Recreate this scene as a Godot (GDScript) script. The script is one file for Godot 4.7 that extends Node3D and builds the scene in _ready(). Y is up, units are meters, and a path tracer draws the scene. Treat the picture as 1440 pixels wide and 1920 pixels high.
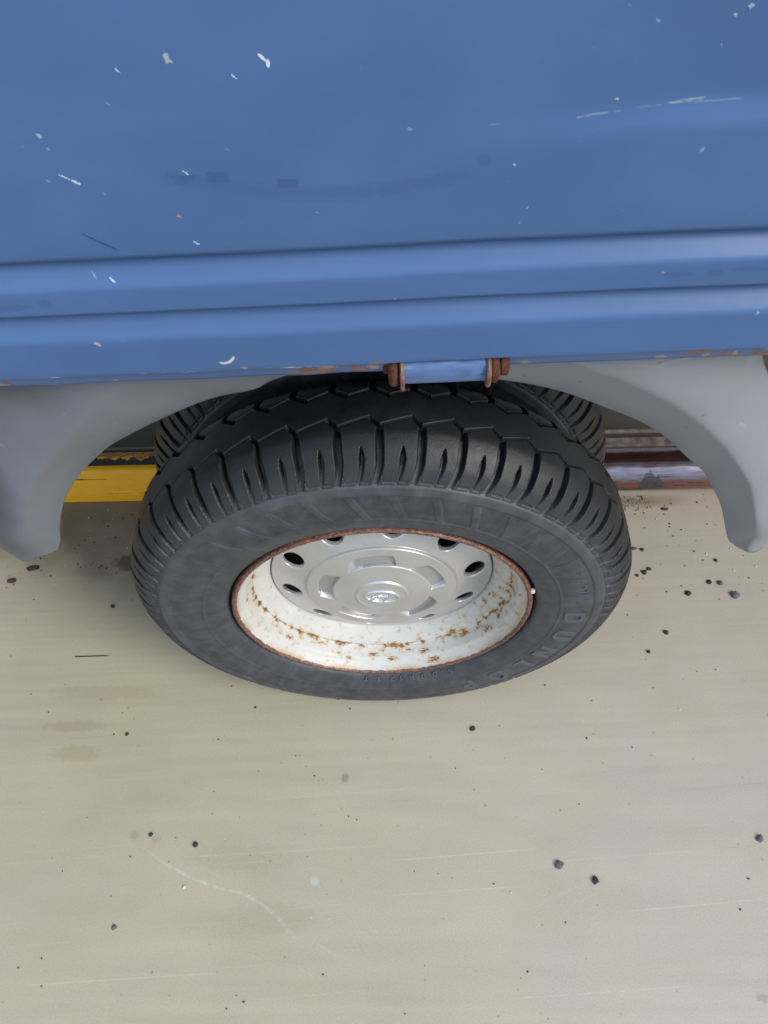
extends Node3D
# World axes: x along the truck, y up, z out of its side. The wheel axle is the origin of x and y; the floor lies at GROUND.

const GROUND := -0.272
const TURN := 7.6596          # degrees per tread pitch (47 round the tyre)
var noise := FastNoiseLite.new()
var rng := RandomNumberGenerator.new()
var M := {}
var scratchy := 1.0


func _ready() -> void:
	rng.seed = 7
	noise.seed = 11
	noise.frequency = 1.0
	noise.fractal_octaves = 3
	# --- camera
	var cam := Camera3D.new()
	cam.name = "camera"
	cam.transform = Transform3D(Basis(Vector3(0.99888587, -0.04522512, 0.01347968), Vector3(0.03703649, 0.57426286, -0.81783278), Vector3(0.0292457, 0.81742085, 0.57529804)), Vector3(0.0321775, 0.7961677, 0.4795124))
	cam.fov = 66.2
	cam.near = 0.02
	cam.far = 200.0
	add_child(cam)
	cam.current = true
	# --- sky, sun, exposure
	var env := Environment.new()
	var sky := Sky.new()
	var sm := ProceduralSkyMaterial.new()
	sm.sky_top_color = Color(0.80, 0.88, 1.0)
	sm.sky_horizon_color = Color(0.60, 0.65, 0.71)
	sm.sky_curve = 0.35
	sm.ground_bottom_color = Color(0.42, 0.41, 0.38)
	sm.ground_horizon_color = Color(0.55, 0.55, 0.54)
	sm.sky_energy_multiplier = 0.88
	sky.sky_material = sm
	env.background_mode = Environment.BG_SKY
	env.sky = sky
	env.tonemap_mode = Environment.TONE_MAPPER_LINEAR
	env.tonemap_exposure = 1.98
	env.sdfgi_enabled = true
	env.ssao_enabled = true
	env.ssil_enabled = true
	var we := WorldEnvironment.new()
	we.name = "world_environment"
	we.environment = env
	add_child(we)
	var sun := DirectionalLight3D.new()
	sun.name = "overcast_sun"
	sun.light_energy = 0.5
	sun.light_color = Color(1.0, 0.98, 0.955)
	sun.light_angular_distance = 22.0
	sun.shadow_enabled = true
	add_child(sun)
	sun.look_at_from_position(Vector3(1.4, 1.3, 1.0), Vector3.ZERO)
	make_materials()
	build_floor()
	build_rails()
	build_truck()
	build_grit()


# ---------------------------------------------------------------- helpers
func tag(o: Node, label: String, category := "", group := "", kind := "") -> void:
	if label: o.set_meta("label", label)
	if category: o.set_meta("category", category)
	if group: o.set_meta("group", group)
	if kind: o.set_meta("kind", kind)


func put(called: String, mesh: Mesh, m: Material, parent: Node = self) -> MeshInstance3D:
	var o := MeshInstance3D.new()
	o.name = called
	var n := 1
	while parent.has_node(NodePath(String(o.name))):
		o.name = "%s_%03d" % [called, n]
		n += 1
	o.mesh = mesh
	o.material_override = null
	for s in mesh.get_surface_count():
		o.set_surface_override_material(s, m)
	parent.add_child(o, true)
	return o


func base(called: String, at := Vector3.ZERO, parent: Node = self) -> Node3D:
	var o := Node3D.new()
	o.name = called
	var n := 1
	while parent.has_node(NodePath(String(o.name))):
		o.name = "%s_%03d" % [called, n]
		n += 1
	o.position = at
	parent.add_child(o, true)
	return o


func mat(c: Color, rough: float, metal := 0.0, spec := 0.5) -> StandardMaterial3D:
	var m := StandardMaterial3D.new()
	m.albedo_color = c.linear_to_srgb()
	m.roughness = rough
	m.metallic = metal
	m.metallic_specular = spec
	return m


# A grid of nu x nv points (row i, column j -> P[i * nv + j]); the side towards du x dv is the front, unless flip.
func grid(P: PackedVector3Array, nu: int, nv: int, UV := PackedVector2Array(), C := PackedColorArray(), wrap := false, flip := false) -> ArrayMesh:
	var N := PackedVector3Array()
	N.resize(P.size())
	for i in nu:
		var ia := (i - 1 + nu - (1 if i == 0 else 0)) % nu if wrap else maxi(i - 1, 0)
		var ib := (1 if i == nu - 1 else i + 1) if wrap else mini(i + 1, nu - 1)
		for j in nv:
			var du := P[ib * nv + j] - P[ia * nv + j]
			var dv := P[i * nv + mini(j + 1, nv - 1)] - P[i * nv + maxi(j - 1, 0)]
			var n := du.cross(dv)
			N[i * nv + j] = (-n if flip else n).normalized()
	var I := PackedInt32Array()
	I.resize((nu - 1) * (nv - 1) * 6)
	var k := 0
	for i in nu - 1:
		for j in nv - 1:
			var a := i * nv + j
			var b := a + nv
			if flip:
				I[k] = a; I[k + 1] = b; I[k + 2] = b + 1; I[k + 3] = a; I[k + 4] = b + 1; I[k + 5] = a + 1
			else:
				I[k] = a; I[k + 1] = b + 1; I[k + 2] = b; I[k + 3] = a; I[k + 4] = a + 1; I[k + 5] = b + 1
			k += 6
	var A := []
	A.resize(Mesh.ARRAY_MAX)
	A[Mesh.ARRAY_VERTEX] = P
	A[Mesh.ARRAY_NORMAL] = N
	A[Mesh.ARRAY_INDEX] = I
	if UV.size(): A[Mesh.ARRAY_TEX_UV] = UV
	if C.size(): A[Mesh.ARRAY_COLOR] = C
	var m := ArrayMesh.new()
	m.add_surface_from_arrays(Mesh.PRIMITIVE_TRIANGLES, A)
	return m


# Closed surface of revolution about z from a profile of (r, z); crisp corners where a profile point is doubled.
func lathe(prof: Array, seg := 96, flip := false) -> ArrayMesh:
	var P := PackedVector3Array()
	var UV := PackedVector2Array()
	var nv := prof.size()
	for i in seg + 1:
		var a := TAU * i / seg
		for j in nv:
			P.append(Vector3(cos(a) * prof[j].x, sin(a) * prof[j].x, prof[j].y))
			UV.append(Vector2(float(i) / seg, float(j) / (nv - 1)))
	return grid(P, seg + 1, nv, UV, PackedColorArray(), true, flip)


func smooth_curve(pts: Array, step: float) -> Array:
	var out := []
	for k in pts.size() - 1:
		var p0: Vector2 = pts[maxi(k - 1, 0)]
		var p1: Vector2 = pts[k]
		var p2: Vector2 = pts[k + 1]
		var p3: Vector2 = pts[mini(k + 2, pts.size() - 1)]
		var n := maxi(1, int(ceil(p1.distance_to(p2) / step)))
		for q in n:
			out.append(p1.cubic_interpolate(p2, p0, p3, float(q) / n))
	out.append(pts[-1])
	return out


func bevel_box(size: Vector3, b: float, at := Vector3.ZERO) -> ArrayMesh:
	var st := SurfaceTool.new()
	st.begin(Mesh.PRIMITIVE_TRIANGLES)
	add_box(st, size, b, Transform3D(Basis(), at))
	return st.commit()


func add_box(st: SurfaceTool, size: Vector3, b: float, xf: Transform3D) -> void:
	var h := size / 2.0
	var faces := []
	for ax in 3:
		for s in [-1.0, 1.0]:
			var u := (ax + 1) % 3
			var v := (ax + 2) % 3
			var q := []
			for c in [[-1, -1], [1, -1], [1, 1], [-1, 1]]:
				var p := Vector3()
				p[ax] = s * h[ax]
				p[u] = c[0] * (h[u] - b)
				p[v] = c[1] * (h[v] - b)
				q.append(p)
			faces.append(q)
			# edge bevel between +-ax and +-u
			for s2 in [-1.0, 1.0]:
				var e := []
				for c in [[0, -1], [0, 1], [1, 1], [1, -1]]:
					var p := Vector3()
					p[ax] = s * (h[ax] if c[0] == 0 else h[ax] - b)
					p[u] = s2 * (h[u] - b if c[0] == 0 else h[u])
					p[v] = c[1] * (h[v] - b)
					e.append(p)
				faces.append(e)
	for a in [-1.0, 1.0]:
		for c in [-1.0, 1.0]:
			for d in [-1.0, 1.0]:
				faces.append([Vector3(a * h.x, c * (h.y - b), d * (h.z - b)), Vector3(a * (h.x - b), c * h.y, d * (h.z - b)), Vector3(a * (h.x - b), c * (h.y - b), d * h.z)])
	for f in faces:
		var mid := Vector3()
		for p in f: mid += p
		var n: Vector3 = (f[1] - f[0]).cross(f[2] - f[0]).normalized()
		var ccw := n.dot(mid) > 0.0
		if not ccw: n = -n
		for k in range(1, f.size() - 1):
			var tri: Array = [f[0], f[k + 1], f[k]] if ccw else [f[0], f[k], f[k + 1]]
			for p in tri:
				st.set_normal(xf.basis * n)
				st.set_uv(Vector2(p.x, p.y) * 4.0)
				st.add_vertex(xf * p)


# A tube or rod along the x axis
func rod(r: float, length: float, at: Vector3, axis := "x", seg := 24, chamfer := 0.0015) -> ArrayMesh:
	var prof := [Vector2(0.0001, -length / 2), Vector2(r - chamfer, -length / 2), Vector2(r - chamfer, -length / 2), Vector2(r, -length / 2 + chamfer), Vector2(r, -length / 2 + chamfer), Vector2(r, length / 2 - chamfer), Vector2(r, length / 2 - chamfer), Vector2(r - chamfer, length / 2), Vector2(r - chamfer, length / 2), Vector2(0.0001, length / 2)]
	var m := lathe(prof, seg)
	var st := SurfaceTool.new()
	st.begin(Mesh.PRIMITIVE_TRIANGLES)
	var b := Basis()
	if axis == "x": b = Basis(Vector3.UP, PI / 2)
	if axis == "y": b = Basis(Vector3.RIGHT, PI / 2)
	st.append_from(m, 0, Transform3D(b, at))
	return st.commit()


# ---------------------------------------------------------------- painting of textures
func mottled(w: int, h: int, c: Color, amp: float, fx: float, fy: float, hue := 0.0, seed_ := 0.0) -> Image:
	var im := Image.create(w, h, false, Image.FORMAT_RGB8)
	for y in h:
		for x in w:
			var a := noise.get_noise_3d(x * fx, y * fy, seed_) * amp
			var b := noise.get_noise_3d(x * fx * 3.1 + 40.0, y * fy * 3.1, seed_ + 9.0) * hue
			im.set_pixel(x, y, Color(c.r * (1.0 + a + b), c.g * (1.0 + a), c.b * (1.0 + a - b)))
	return im


func blot(im: Image, cx: float, cy: float, rx: float, ry: float, ang: float, col: Color, strength: float, hard := 0.4, ns := 0.12, na := 0.5, square := false) -> void:
	var R := maxf(rx, ry) * 1.5 + 2.0
	var ca := cos(ang)
	var sa := sin(ang)
	var w := im.get_width()
	var h := im.get_height()
	for y in range(maxi(0, int(cy - R)), mini(h, int(cy + R) + 1)):
		for x in range(int(cx - R), int(cx + R) + 1):
			var dx := x - cx
			var dy := y - cy
			var u := (dx * ca + dy * sa) / rx
			var v := (-dx * sa + dy * ca) / ry
			var d := (maxf(absf(u), absf(v)) if square else sqrt(u * u + v * v)) + noise.get_noise_2d(x * ns, y * ns) * na
			if d > 1.0: continue
			var a := strength * smoothstep(1.0, hard, d)
			var xx := posmod(x, w)
			im.set_pixel(xx, y, im.get_pixel(xx, y).lerp(col, a))


func stroke(im: Image, pts: Array, width: float, col: Color, alpha: float, ragged := 0.5) -> void:
	var w := im.get_width()
	var h := im.get_height()
	for k in pts.size() - 1:
		var a: Vector2 = pts[k]
		var b: Vector2 = pts[k + 1]
		var n := int(a.distance_to(b)) + 1
		for i in n:
			var p := a.lerp(b, float(i) / n)
			var t := (float(i) / n + k) / (pts.size() - 1)
			var fade := alpha * smoothstep(0.0, 0.15, t) * smoothstep(1.0, 0.85, t) * clampf(1.0 + ragged * 2.0 * noise.get_noise_2d(p.x * 0.03, p.y * 0.3 + 77.0), 0.0, 1.3)
			var r := int(ceil(width))
			for yy in range(int(p.y) - r, int(p.y) + r + 1):
				for xx in range(int(p.x) - r, int(p.x) + r + 1):
					if xx < 0 or yy < 0 or xx >= w or yy >= h: continue
					var d := Vector2(xx + 0.5, yy + 0.5).distance_to(p)
					var c := clampf(width * 0.5 + 0.5 - d, 0.0, 1.0) * fade * 0.55 * scratchy
					if c > 0.0: im.set_pixel(xx, yy, im.get_pixel(xx, yy).lerp(col, c))


func tex(im: Image) -> ImageTexture:
	return ImageTexture.create_from_image(im)


func grain(freq: float, lo: Color, hi: Color, seed_: int, size := 512, normal := 0.0) -> NoiseTexture2D:
	var f := FastNoiseLite.new()
	f.seed = seed_
	f.frequency = freq
	f.fractal_octaves = 4
	var t := NoiseTexture2D.new()
	t.width = size
	t.height = size
	t.seamless = true
	t.noise = f
	if normal > 0.0:
		t.as_normal_map = true
		t.bump_strength = normal
	else:
		var g := Gradient.new()
		g.set_color(0, lo)
		g.set_color(1, hi)
		t.color_ramp = g
	return t


func triplanar(m: StandardMaterial3D, scale: float) -> void:
	m.uv1_triplanar = true
	m.uv1_scale = Vector3.ONE * scale


func make_materials() -> void:
	var rubber := mat(Color(0.086, 0.092, 0.106), 0.6, 0.0, 0.5)
	rubber.vertex_color_use_as_albedo = true
	rubber.roughness_texture = grain(0.02, Color(0.75, 0.75, 0.75), Color(1, 1, 1), 3)
	rubber.albedo_texture = grain(0.012, Color(0.72, 0.72, 0.72), Color(1, 1, 1), 5)
	rubber.normal_enabled = true
	rubber.normal_texture = grain(0.12, Color(), Color(), 8, 512, 2.0)
	rubber.normal_scale = 0.25
	triplanar(rubber, 6.0)
	M.rubber = rubber
	M.dark_rubber = mat(Color(0.012, 0.012, 0.013), 0.8)
	var letter := mat(Color(0.06, 0.062, 0.067), 0.55)
	letter.albedo_color = Color(0.084, 0.09, 0.104).linear_to_srgb()
	M.letter = letter
	var silver := mat(Color(0.64, 0.64, 0.645), 0.36, 0.65)
	silver.roughness_texture = grain(0.03, Color(0.85, 0.85, 0.85), Color(1, 1, 1), 14)
	silver.albedo_texture = grain(0.006, Color(0.93, 0.925, 0.91), Color(1, 1, 1), 15)
	triplanar(silver, 5.0)
	M.silver = silver
	M.bright_silver = mat(Color(0.72, 0.72, 0.71), 0.22, 0.8)
	M.dark_steel = mat(Color(0.02, 0.019, 0.018), 0.8)
	var black := mat(Color(0.035, 0.033, 0.03), 0.85)
	M.under = black
	var rust := mat(Color(1, 1, 1), 0.85)
	rust.albedo_texture = grain(0.03, Color(0.16, 0.075, 0.05), Color(0.48, 0.26, 0.16), 21)
	rust.normal_enabled = true
	rust.normal_texture = grain(0.06, Color(), Color(), 22, 512, 6.0)
	triplanar(rust, 14.0)
	M.rust = rust
	var washer := mat(Color(1, 1, 1), 0.5, 0.3)
	washer.albedo_texture = grain(0.03, Color(0.36, 0.2, 0.14), Color(0.66, 0.54, 0.46), 24)
	triplanar(washer, 12.0)
	M.washer = washer
	M.speck = mat(Color(0.028, 0.028, 0.027), 0.75)
	M.speck_grey = mat(Color(0.11, 0.11, 0.115), 0.8)
	M.speck_brown = mat(Color(0.06, 0.03, 0.026), 0.8)
	M.speck_pale = mat(Color(0.6, 0.57, 0.5), 0.7)


# ---------------------------------------------------------------- floor
const TILE := 1.5
func fpx(x: float, z: float) -> Vector2:
	return Vector2((x + 0.75) / TILE * 2048.0, (z + 0.75) / TILE * 2048.0)


func build_floor() -> void:
	var small := Image.create(512, 512, false, Image.FORMAT_RGB8)
	var c := Color(0.716, 0.682, 0.604)
	for y in 512:
		for x in 512:
			# noise wrapped on a torus so that the sheet repeats without a seam
			var ax := TAU * x / 512.0
			var ay := TAU * y / 512.0
			var s := sin(ax) * 1.3 + 5.0
			var t := cos(ax) * 1.3 + y * 0.0
			var a := noise.get_noise_3d(s, t, sin(ay) * 2.5) * 0.02 + noise.get_noise_3d(t + 20.0, s + cos(ay) * 4.0, sin(ay) * 4.0) * 0.022
			var streak := noise.get_noise_3d(sin(ax) * 0.6 + 30.0, cos(ax) * 0.6, sin(ay) * 22.0 + cos(ay) * 9.0) * 0.024
			var b := noise.get_noise_3d(s * 1.7, t * 1.7 + 60.0, cos(ay) * 3.0) * 0.013
			var k := 1.0 + a + streak
			var worn := 0.024 * sin(ax - 3.3) # light falling off to the left, painted into the floor tone
			k += worn
			small.set_pixel(x, y, Color(c.r * (k + b), c.g * k, c.b * (k - b * 1.6 + worn * 1.4)))
	small.resize(2048, 2048, Image.INTERPOLATE_CUBIC)
	var im := small
	# brown darkening under the truck side, and grime along the rails
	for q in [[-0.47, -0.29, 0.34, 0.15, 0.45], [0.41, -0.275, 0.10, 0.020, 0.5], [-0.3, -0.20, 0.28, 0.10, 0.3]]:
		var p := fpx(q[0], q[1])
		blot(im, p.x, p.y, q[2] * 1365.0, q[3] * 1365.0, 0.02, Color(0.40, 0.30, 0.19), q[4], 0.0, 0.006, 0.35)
	# shade under the truck painted into the floor colour
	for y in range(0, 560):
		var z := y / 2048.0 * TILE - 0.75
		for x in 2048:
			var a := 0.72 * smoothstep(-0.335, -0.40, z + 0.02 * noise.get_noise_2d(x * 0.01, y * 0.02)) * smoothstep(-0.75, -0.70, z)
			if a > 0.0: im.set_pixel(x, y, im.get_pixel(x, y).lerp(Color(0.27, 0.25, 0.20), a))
	# damp dark streaks at the left of the tyre and tread prints further out
	var p0 := fpx(-0.40, -0.192)
	blot(im, p0.x, p0.y, 75.0, 30.0, 0.0, Color(0.30, 0.26, 0.22), 0.6, 0.55, 0.05, 0.25)
	for q in [[-0.45, 0.080, 0.055, 0.010, 0.22], [-0.44, 0.119, 0.042, 0.013, 0.22], [-0.42, 0.03, 0.09, 0.012, 0.15], [-0.15, 0.33, 0.06, 0.02, 0.12], [-0.2, 0.26, 0.08, 0.02, 0.1]]:
		var p := fpx(q[0], q[1])
		blot(im, p.x, p.y, q[2] * 1365.0, q[3] * 1365.0, 0.03, Color(0.56, 0.50, 0.38), q[4], 0.6, 0.06, 0.3)
	for q in [[-0.0651, 0.1626, 9.0, 11.0, 0.5], [0.416, 0.423, 11.0, 9.0, 0.3], [-0.34, 0.23, 11.0, 10.0, 0.25], [-0.31, 0.235, 9.0, 9.0, 0.2]]:
		var p := fpx(q[0], q[1])
		blot(im, p.x, p.y, q[2], q[3], 0.4, Color(0.48, 0.44, 0.38), q[4], 0.4, 0.15, 0.4)
	var pp := fpx(-0.1007, 0.2906)
	blot(im, pp.x, pp.y, 9.0, 9.0, 0.0, Color(0.75, 0.77, 0.75), 0.6, 0.6, 0.1, 0.2)
	scratchy = 0.55
	# long fine scratches that run along the truck
	var pale := Color(0.86, 0.84, 0.77)
	for q in [[-0.0133, 0.2689, 0.19, 0.2577, 1.6, 0.9], [0.2734, 0.3324, 0.4518, 0.3214, 1.8, 0.9], [-0.3015, 0.2592, 0.0, 0.2498, 1.4, 0.6], [-0.0139, 0.3088, 0.1712, 0.3007, 1.4, 0.6], [-0.4663, 0.3977, -0.1925, 0.387, 1.5, 0.7], [-0.2, 0.19, 0.05, 0.178, 1.4, 0.6], [0.18, 0.275, 0.40, 0.264, 1.4, 0.7], [0.12, 0.42, 0.35, 0.41, 1.6, 0.6]]:
		stroke(im, [fpx(q[0], q[1]), fpx(q[2], q[3])], q[4], pale, q[5])
	for k in 150:
		var x := rng.randf_range(-0.7, 0.5)
		var z := rng.randf_range(0.0, 0.72) if k % 4 else rng.randf_range(-0.3, 0.2)
		var l := rng.randf_range(0.04, 0.24)
		stroke(im, [fpx(x, z), fpx(x + l, z - l * rng.randf_range(0.03, 0.07))], rng.randf_range(0.7, 1.2), pale if k % 7 else Color(0.52, 0.48, 0.42), rng.randf_range(0.15, 0.5))
	# curved scuff at the left and fans of short scratches
	var curve := [[-0.3361, 0.239], [-0.2936, 0.2658], [-0.2569, 0.2835], [-0.2216, 0.2954], [-0.1906, 0.3021], [-0.1662, 0.3147], [-0.1453, 0.3299], [-0.0975, 0.3765]]
	var cs := []
	for q in curve: cs.append(fpx(q[0], q[1]))
	stroke(im, cs, 7.0, Color(0.78, 0.78, 0.72), 0.22, 0.6)
	stroke(im, cs.slice(1, 6), 4.0, pale, 0.25, 0.9)
	stroke(im, cs.slice(0, 4), 2.0, pale, 0.3, 0.9)
	for k in 22:
		var x := rng.randf_range(0.17, 0.23)
		var z := rng.randf_range(0.305, 0.345)
		var l := rng.randf_range(0.015, 0.05)
		stroke(im, [fpx(x, z), fpx(x + l, z - l * rng.randf_range(0.3, 0.55))], 1.0, pale, rng.randf_range(0.3, 0.7))
	for k in 18:
		var x := rng.randf_range(-0.14, -0.03)
		var z := rng.randf_range(0.335, 0.40)
		var l := rng.randf_range(0.015, 0.04)
		stroke(im, [fpx(x, z), fpx(x + l, z + l * rng.randf_range(0.4, 0.7))], 1.0, pale, rng.randf_range(0.2, 0.6))
	scratchy = 1.0
	# dark rubbed-in line, tiny stains and pale flecks
	stroke(im, [fpx(-0.4743, -0.028), fpx(-0.4694, -0.0279), fpx(-0.4194, -0.0278)], 2.4, Color(0.1, 0.09, 0.08), 1.6, 0.1)
	for k in 900:
		var x := rng.randf_range(-0.74, 0.74)
		var z := rng.randf_range(-0.45, 0.74)
		var p := fpx(x, z)
		var s := rng.randf_range(0.7, 1.9)
		var dark := rng.randf() < 0.75
		blot(im, p.x, p.y, s * rng.randf_range(0.8, 1.6), s, rng.randf() * 3.0, Color(0.3, 0.26, 0.21) if dark else Color(0.85, 0.83, 0.78), rng.randf_range(0.25, 0.7), 0.3, 0.3, 0.3)
	var m := mat(Color(1, 1, 1), 0.55, 0.0, 0.35)
	m.albedo_texture = tex(im)
	m.roughness_texture = grain(0.02, Color(0.8, 0.8, 0.8), Color(1, 1, 1), 31)
	m.detail_enabled = true
	m.detail_blend_mode = BaseMaterial3D.BLEND_MODE_MUL
	m.detail_albedo = grain(0.22, Color(0.90, 0.90, 0.89), Color(1.0, 1.0, 1.0), 33, 1024)
	m.detail_uv_layer = BaseMaterial3D.DETAIL_UV_2
	m.uv2_scale = Vector3(2.6, 2.6, 2.6)
	m.normal_enabled = true
	m.normal_texture = grain(0.03, Color(), Color(), 35, 512, 3.0)
	m.normal_scale = 0.05
	var st := SurfaceTool.new()
	st.begin(Mesh.PRIMITIVE_TRIANGLES)
	var E := 40.0
	for v in [Vector2(-E, -E), Vector2(E, -E), Vector2(E, E), Vector2(-E, -E), Vector2(E, E), Vector2(-E, E)]:
		st.set_normal(Vector3.UP)
		var uv := Vector2((v.x + 0.75) / TILE, (v.y + 0.75) / TILE)
		st.set_uv(uv)
		st.set_uv2(uv)
		st.set_tangent(Plane(1, 0, 0, 1))
		st.add_vertex(Vector3(v.x, GROUND, v.y))
	tag(put("floor", st.commit(), m), "scratched beige floor scattered with dark crumbs under and beside the truck", "floor", "", "structure")


# ---------------------------------------------------------------- rails behind the wheel
func sweep_x(prof: Array, x0: float, x1: float, nx: int, vl: float) -> ArrayMesh:
	var P := PackedVector3Array()
	var UV := PackedVector2Array()
	var acc := [0.0]
	for j in range(1, prof.size()): acc.append(acc[-1] + prof[j].distance_to(prof[j - 1]))
	for i in nx + 1:
		var x := lerpf(x0, x1, float(i) / nx)
		for j in prof.size():
			var wob := noise.get_noise_2d(x * 30.0, acc[j] * 60.0) * 0.0006
			P.append(Vector3(x, prof[j].y + wob, prof[j].x + wob))
			UV.append(Vector2(x / 0.6, acc[j] / vl))
	return grid(P, nx + 1, prof.size(), UV)


func build_rails() -> void:
	var turn := atan2(0.024, 1.09)
	# yellow: square section with a rounded nose
	var im := mottled(512, 256, Color(1.0, 0.715, 0.02), 0.05, 0.02, 0.05, 0.02, 3.0)
	im.resize(1024, 512, Image.INTERPOLATE_CUBIC)
	# v: 0 at the floor in front, 0.5 about the nose, to 1 at the back. u = x / 0.6 -> the patch lies at x = -0.46 .. -0.40
	var brown := Color(0.24, 0.12, 0.06)
	for x in 1024:
		for y in range(195, 512):
			var n := noise.get_noise_2d(x * 0.02, y * 0.06 + 5.0)
			var a := smoothstep(212.0, 245.0, y + n * 40.0) * (0.55 + 0.5 * noise.get_noise_2d(x * 0.05, y * 0.2))
			im.set_pixel(x, y, im.get_pixel(x, y).lerp(brown, clampf(a * (0.8 + 0.8 * smoothstep(235.0, 290.0, float(y))), 0.0, 0.95)))
	for y in range(180, 260):
		for x in 1024:
			var u := fposmod(-0.445 / 0.6, 1.0) * 1024.0
			var d := absf(x - u)
			var edge := 120.0 + noise.get_noise_2d(y * 0.1, 2.0) * 16.0
			var top := 224.0 + noise.get_noise_2d(x * 0.03, 8.0) * 26.0
			if d < edge and y > 186.0 and y < top: im.set_pixel(x, y, Color(0.20, 0.19, 0.20))
	for k in 16:
		var x := rng.randf_range(0, 1000)
		stroke(im, [Vector2(x, 120 + rng.randf() * 3), Vector2(x + rng.randf_range(30, 240), 118 + rng.randf() * 6)], 2.4, Color(0.12, 0.07, 0.03), 1.6, 0.5)
	for k in 10:
		var x := rng.randf_range(0, 1000)
		stroke(im, [Vector2(x, 45), Vector2(x + rng.randf_range(60, 300), 45)], 1.6, Color(0.30, 0.17, 0.04), 1.2, 0.5)
	for k in 60:
		blot(im, rng.randf() * 1024, rng.randf() * 240, rng.randf_range(1, 4), rng.randf_range(1, 3), 0, Color(0.25, 0.15, 0.05), 0.6)
	var m := mat(Color(1, 1, 1), 0.5)
	m.albedo_texture = tex(im)
	var prof := [Vector2(0.0, 0.0), Vector2(-0.003, 0.012), Vector2(-0.003, 0.0125), Vector2(-0.0036, 0.014), Vector2(-0.019, 0.049), Vector2(-0.022, 0.054), Vector2(-0.026, 0.0570), Vector2(-0.032, 0.058), Vector2(-0.055, 0.058), Vector2(-0.062, 0.056), Vector2(-0.066, 0.050), Vector2(-0.068, 0.0)]
	var o := base("guide_rail", Vector3(0, GROUND, -0.3053))
	o.rotation.y = -turn
	put("bar", sweep_x(prof, -1.7, -0.03, 160, 0.19), m, o)
	put("back_strip", sweep_x([Vector2(-0.071, 0.0), Vector2(-0.071, 0.05), Vector2(-0.0725, 0.052), Vector2(-0.076, 0.052), Vector2(-0.0775, 0.05), Vector2(-0.0775, 0.0)], -1.7, -0.03, 20, 0.2), mat(Color(0.22, 0.16, 0.10), 0.7), o)
	tag(o, "chipped yellow square guide rail on the floor left of the rear tyre", "rail", "guide rails along the floor")
	# brown: a round pipe with a ledge behind
	im = mottled(512, 256, Color(0.50, 0.33, 0.31), 0.30, 0.015, 0.09, 0.12, 6.0)
	im.resize(1024, 512, Image.INTERPOLATE_CUBIC)
	for x in 1024:
		for y in range(0, 120):
			var n := noise.get_noise_2d(x * 0.012, y * 0.09 + 50.0)
			im.set_pixel(x, y, im.get_pixel(x, y).lerp(Color(0.72, 0.30, 0.22), clampf(0.55 + n * 1.3, 0.0, 1.0) * smoothstep(8.0, 30.0, y) * smoothstep(120.0, 80.0, y)))
	# pale band along the crown: the sky highlight painted into the colour
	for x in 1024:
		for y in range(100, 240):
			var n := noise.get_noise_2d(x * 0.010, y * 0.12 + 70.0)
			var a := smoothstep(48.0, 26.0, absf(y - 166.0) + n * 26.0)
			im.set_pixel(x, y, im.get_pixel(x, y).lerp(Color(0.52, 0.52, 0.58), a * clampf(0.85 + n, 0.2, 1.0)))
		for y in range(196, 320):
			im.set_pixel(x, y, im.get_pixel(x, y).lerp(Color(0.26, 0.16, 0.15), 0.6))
	# grey flake of bare steel at x about 0.44
	var u0 := fposmod(0.418 / 0.6, 1.0) * 1024.0
	for y in range(18, 215):
		for x in range(int(u0) - 150, int(u0) + 130):
			var q := (x - u0)
			var top := 130.0 - absf(q - 10.0) * 0.55 + noise.get_noise_2d(x * 0.03, 3.0) * 40.0 + 35.0 * smoothstep(40.0, 5.0, absf(q - 15.0))
			if q < -40.0: top = 105.0 - absf(q + 65.0) * 0.8 + noise.get_noise_2d(x * 0.05, 9.0) * 18.0
			if y < top: im.set_pixel(posmod(x, 1024), y, Color(0.29, 0.30, 0.31).lerp(Color(0.34, 0.35, 0.36), noise.get_noise_2d(x * 0.1, y * 0.1) + 0.5))
	for k in 70:
		var y := rng.randf_range(20, 500)
		var x := rng.randf_range(0, 1000)
		stroke(im, [Vector2(x, y), Vector2(x + rng.randf_range(15, 90), y + rng.randf_range(-3, 3))], rng.randf_range(1, 3), Color(0.12, 0.07, 0.07) if k % 3 else Color(0.62, 0.58, 0.56), 0.8, 0.7)
	m = mat(Color(1, 1, 1), 0.30, 0.7, 0.6)
	m.albedo_texture = tex(im)
	m.roughness_texture = grain(0.012, Color(0.6, 0.6, 0.6), Color(1, 1, 1), 41)
	m.clearcoat_enabled = true
	m.clearcoat = 0.5
	m.clearcoat_roughness = 0.18
	prof = []
	for k in 33:
		var a := lerpf(-PI * 0.5, PI * 0.86, k / 32.0)
		prof.append(Vector2(-0.019 + cos(a) * 0.036, 0.036 + sin(a) * 0.036))
	o = base("guide_rail", Vector3(0, GROUND, -0.3053))
	o.rotation.y = -turn
	put("pipe", sweep_x(prof, 0.03, 1.7, 160, 0.26), m, o)
	var ledge := mat(Color(1, 1, 1), 0.6)
	ledge.albedo_texture = grain(0.02, Color(0.36, 0.30, 0.27), Color(0.62, 0.58, 0.54), 44)
	triplanar(ledge, 5.0)
	put("ledge", sweep_x([Vector2(-0.0525, 0.049), Vector2(-0.056, 0.0515), Vector2(-0.058, 0.052), Vector2(-0.072, 0.052), Vector2(-0.074, 0.051), Vector2(-0.0745, 0.048), Vector2(-0.0745, 0.0)], 0.03, 1.7, 90, 0.2), ledge, o)
	put("weld_bead", rod(0.0042, 0.50, Vector3(0.235, 0.050, -0.0875), "x", 12), ledge, o)
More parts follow.
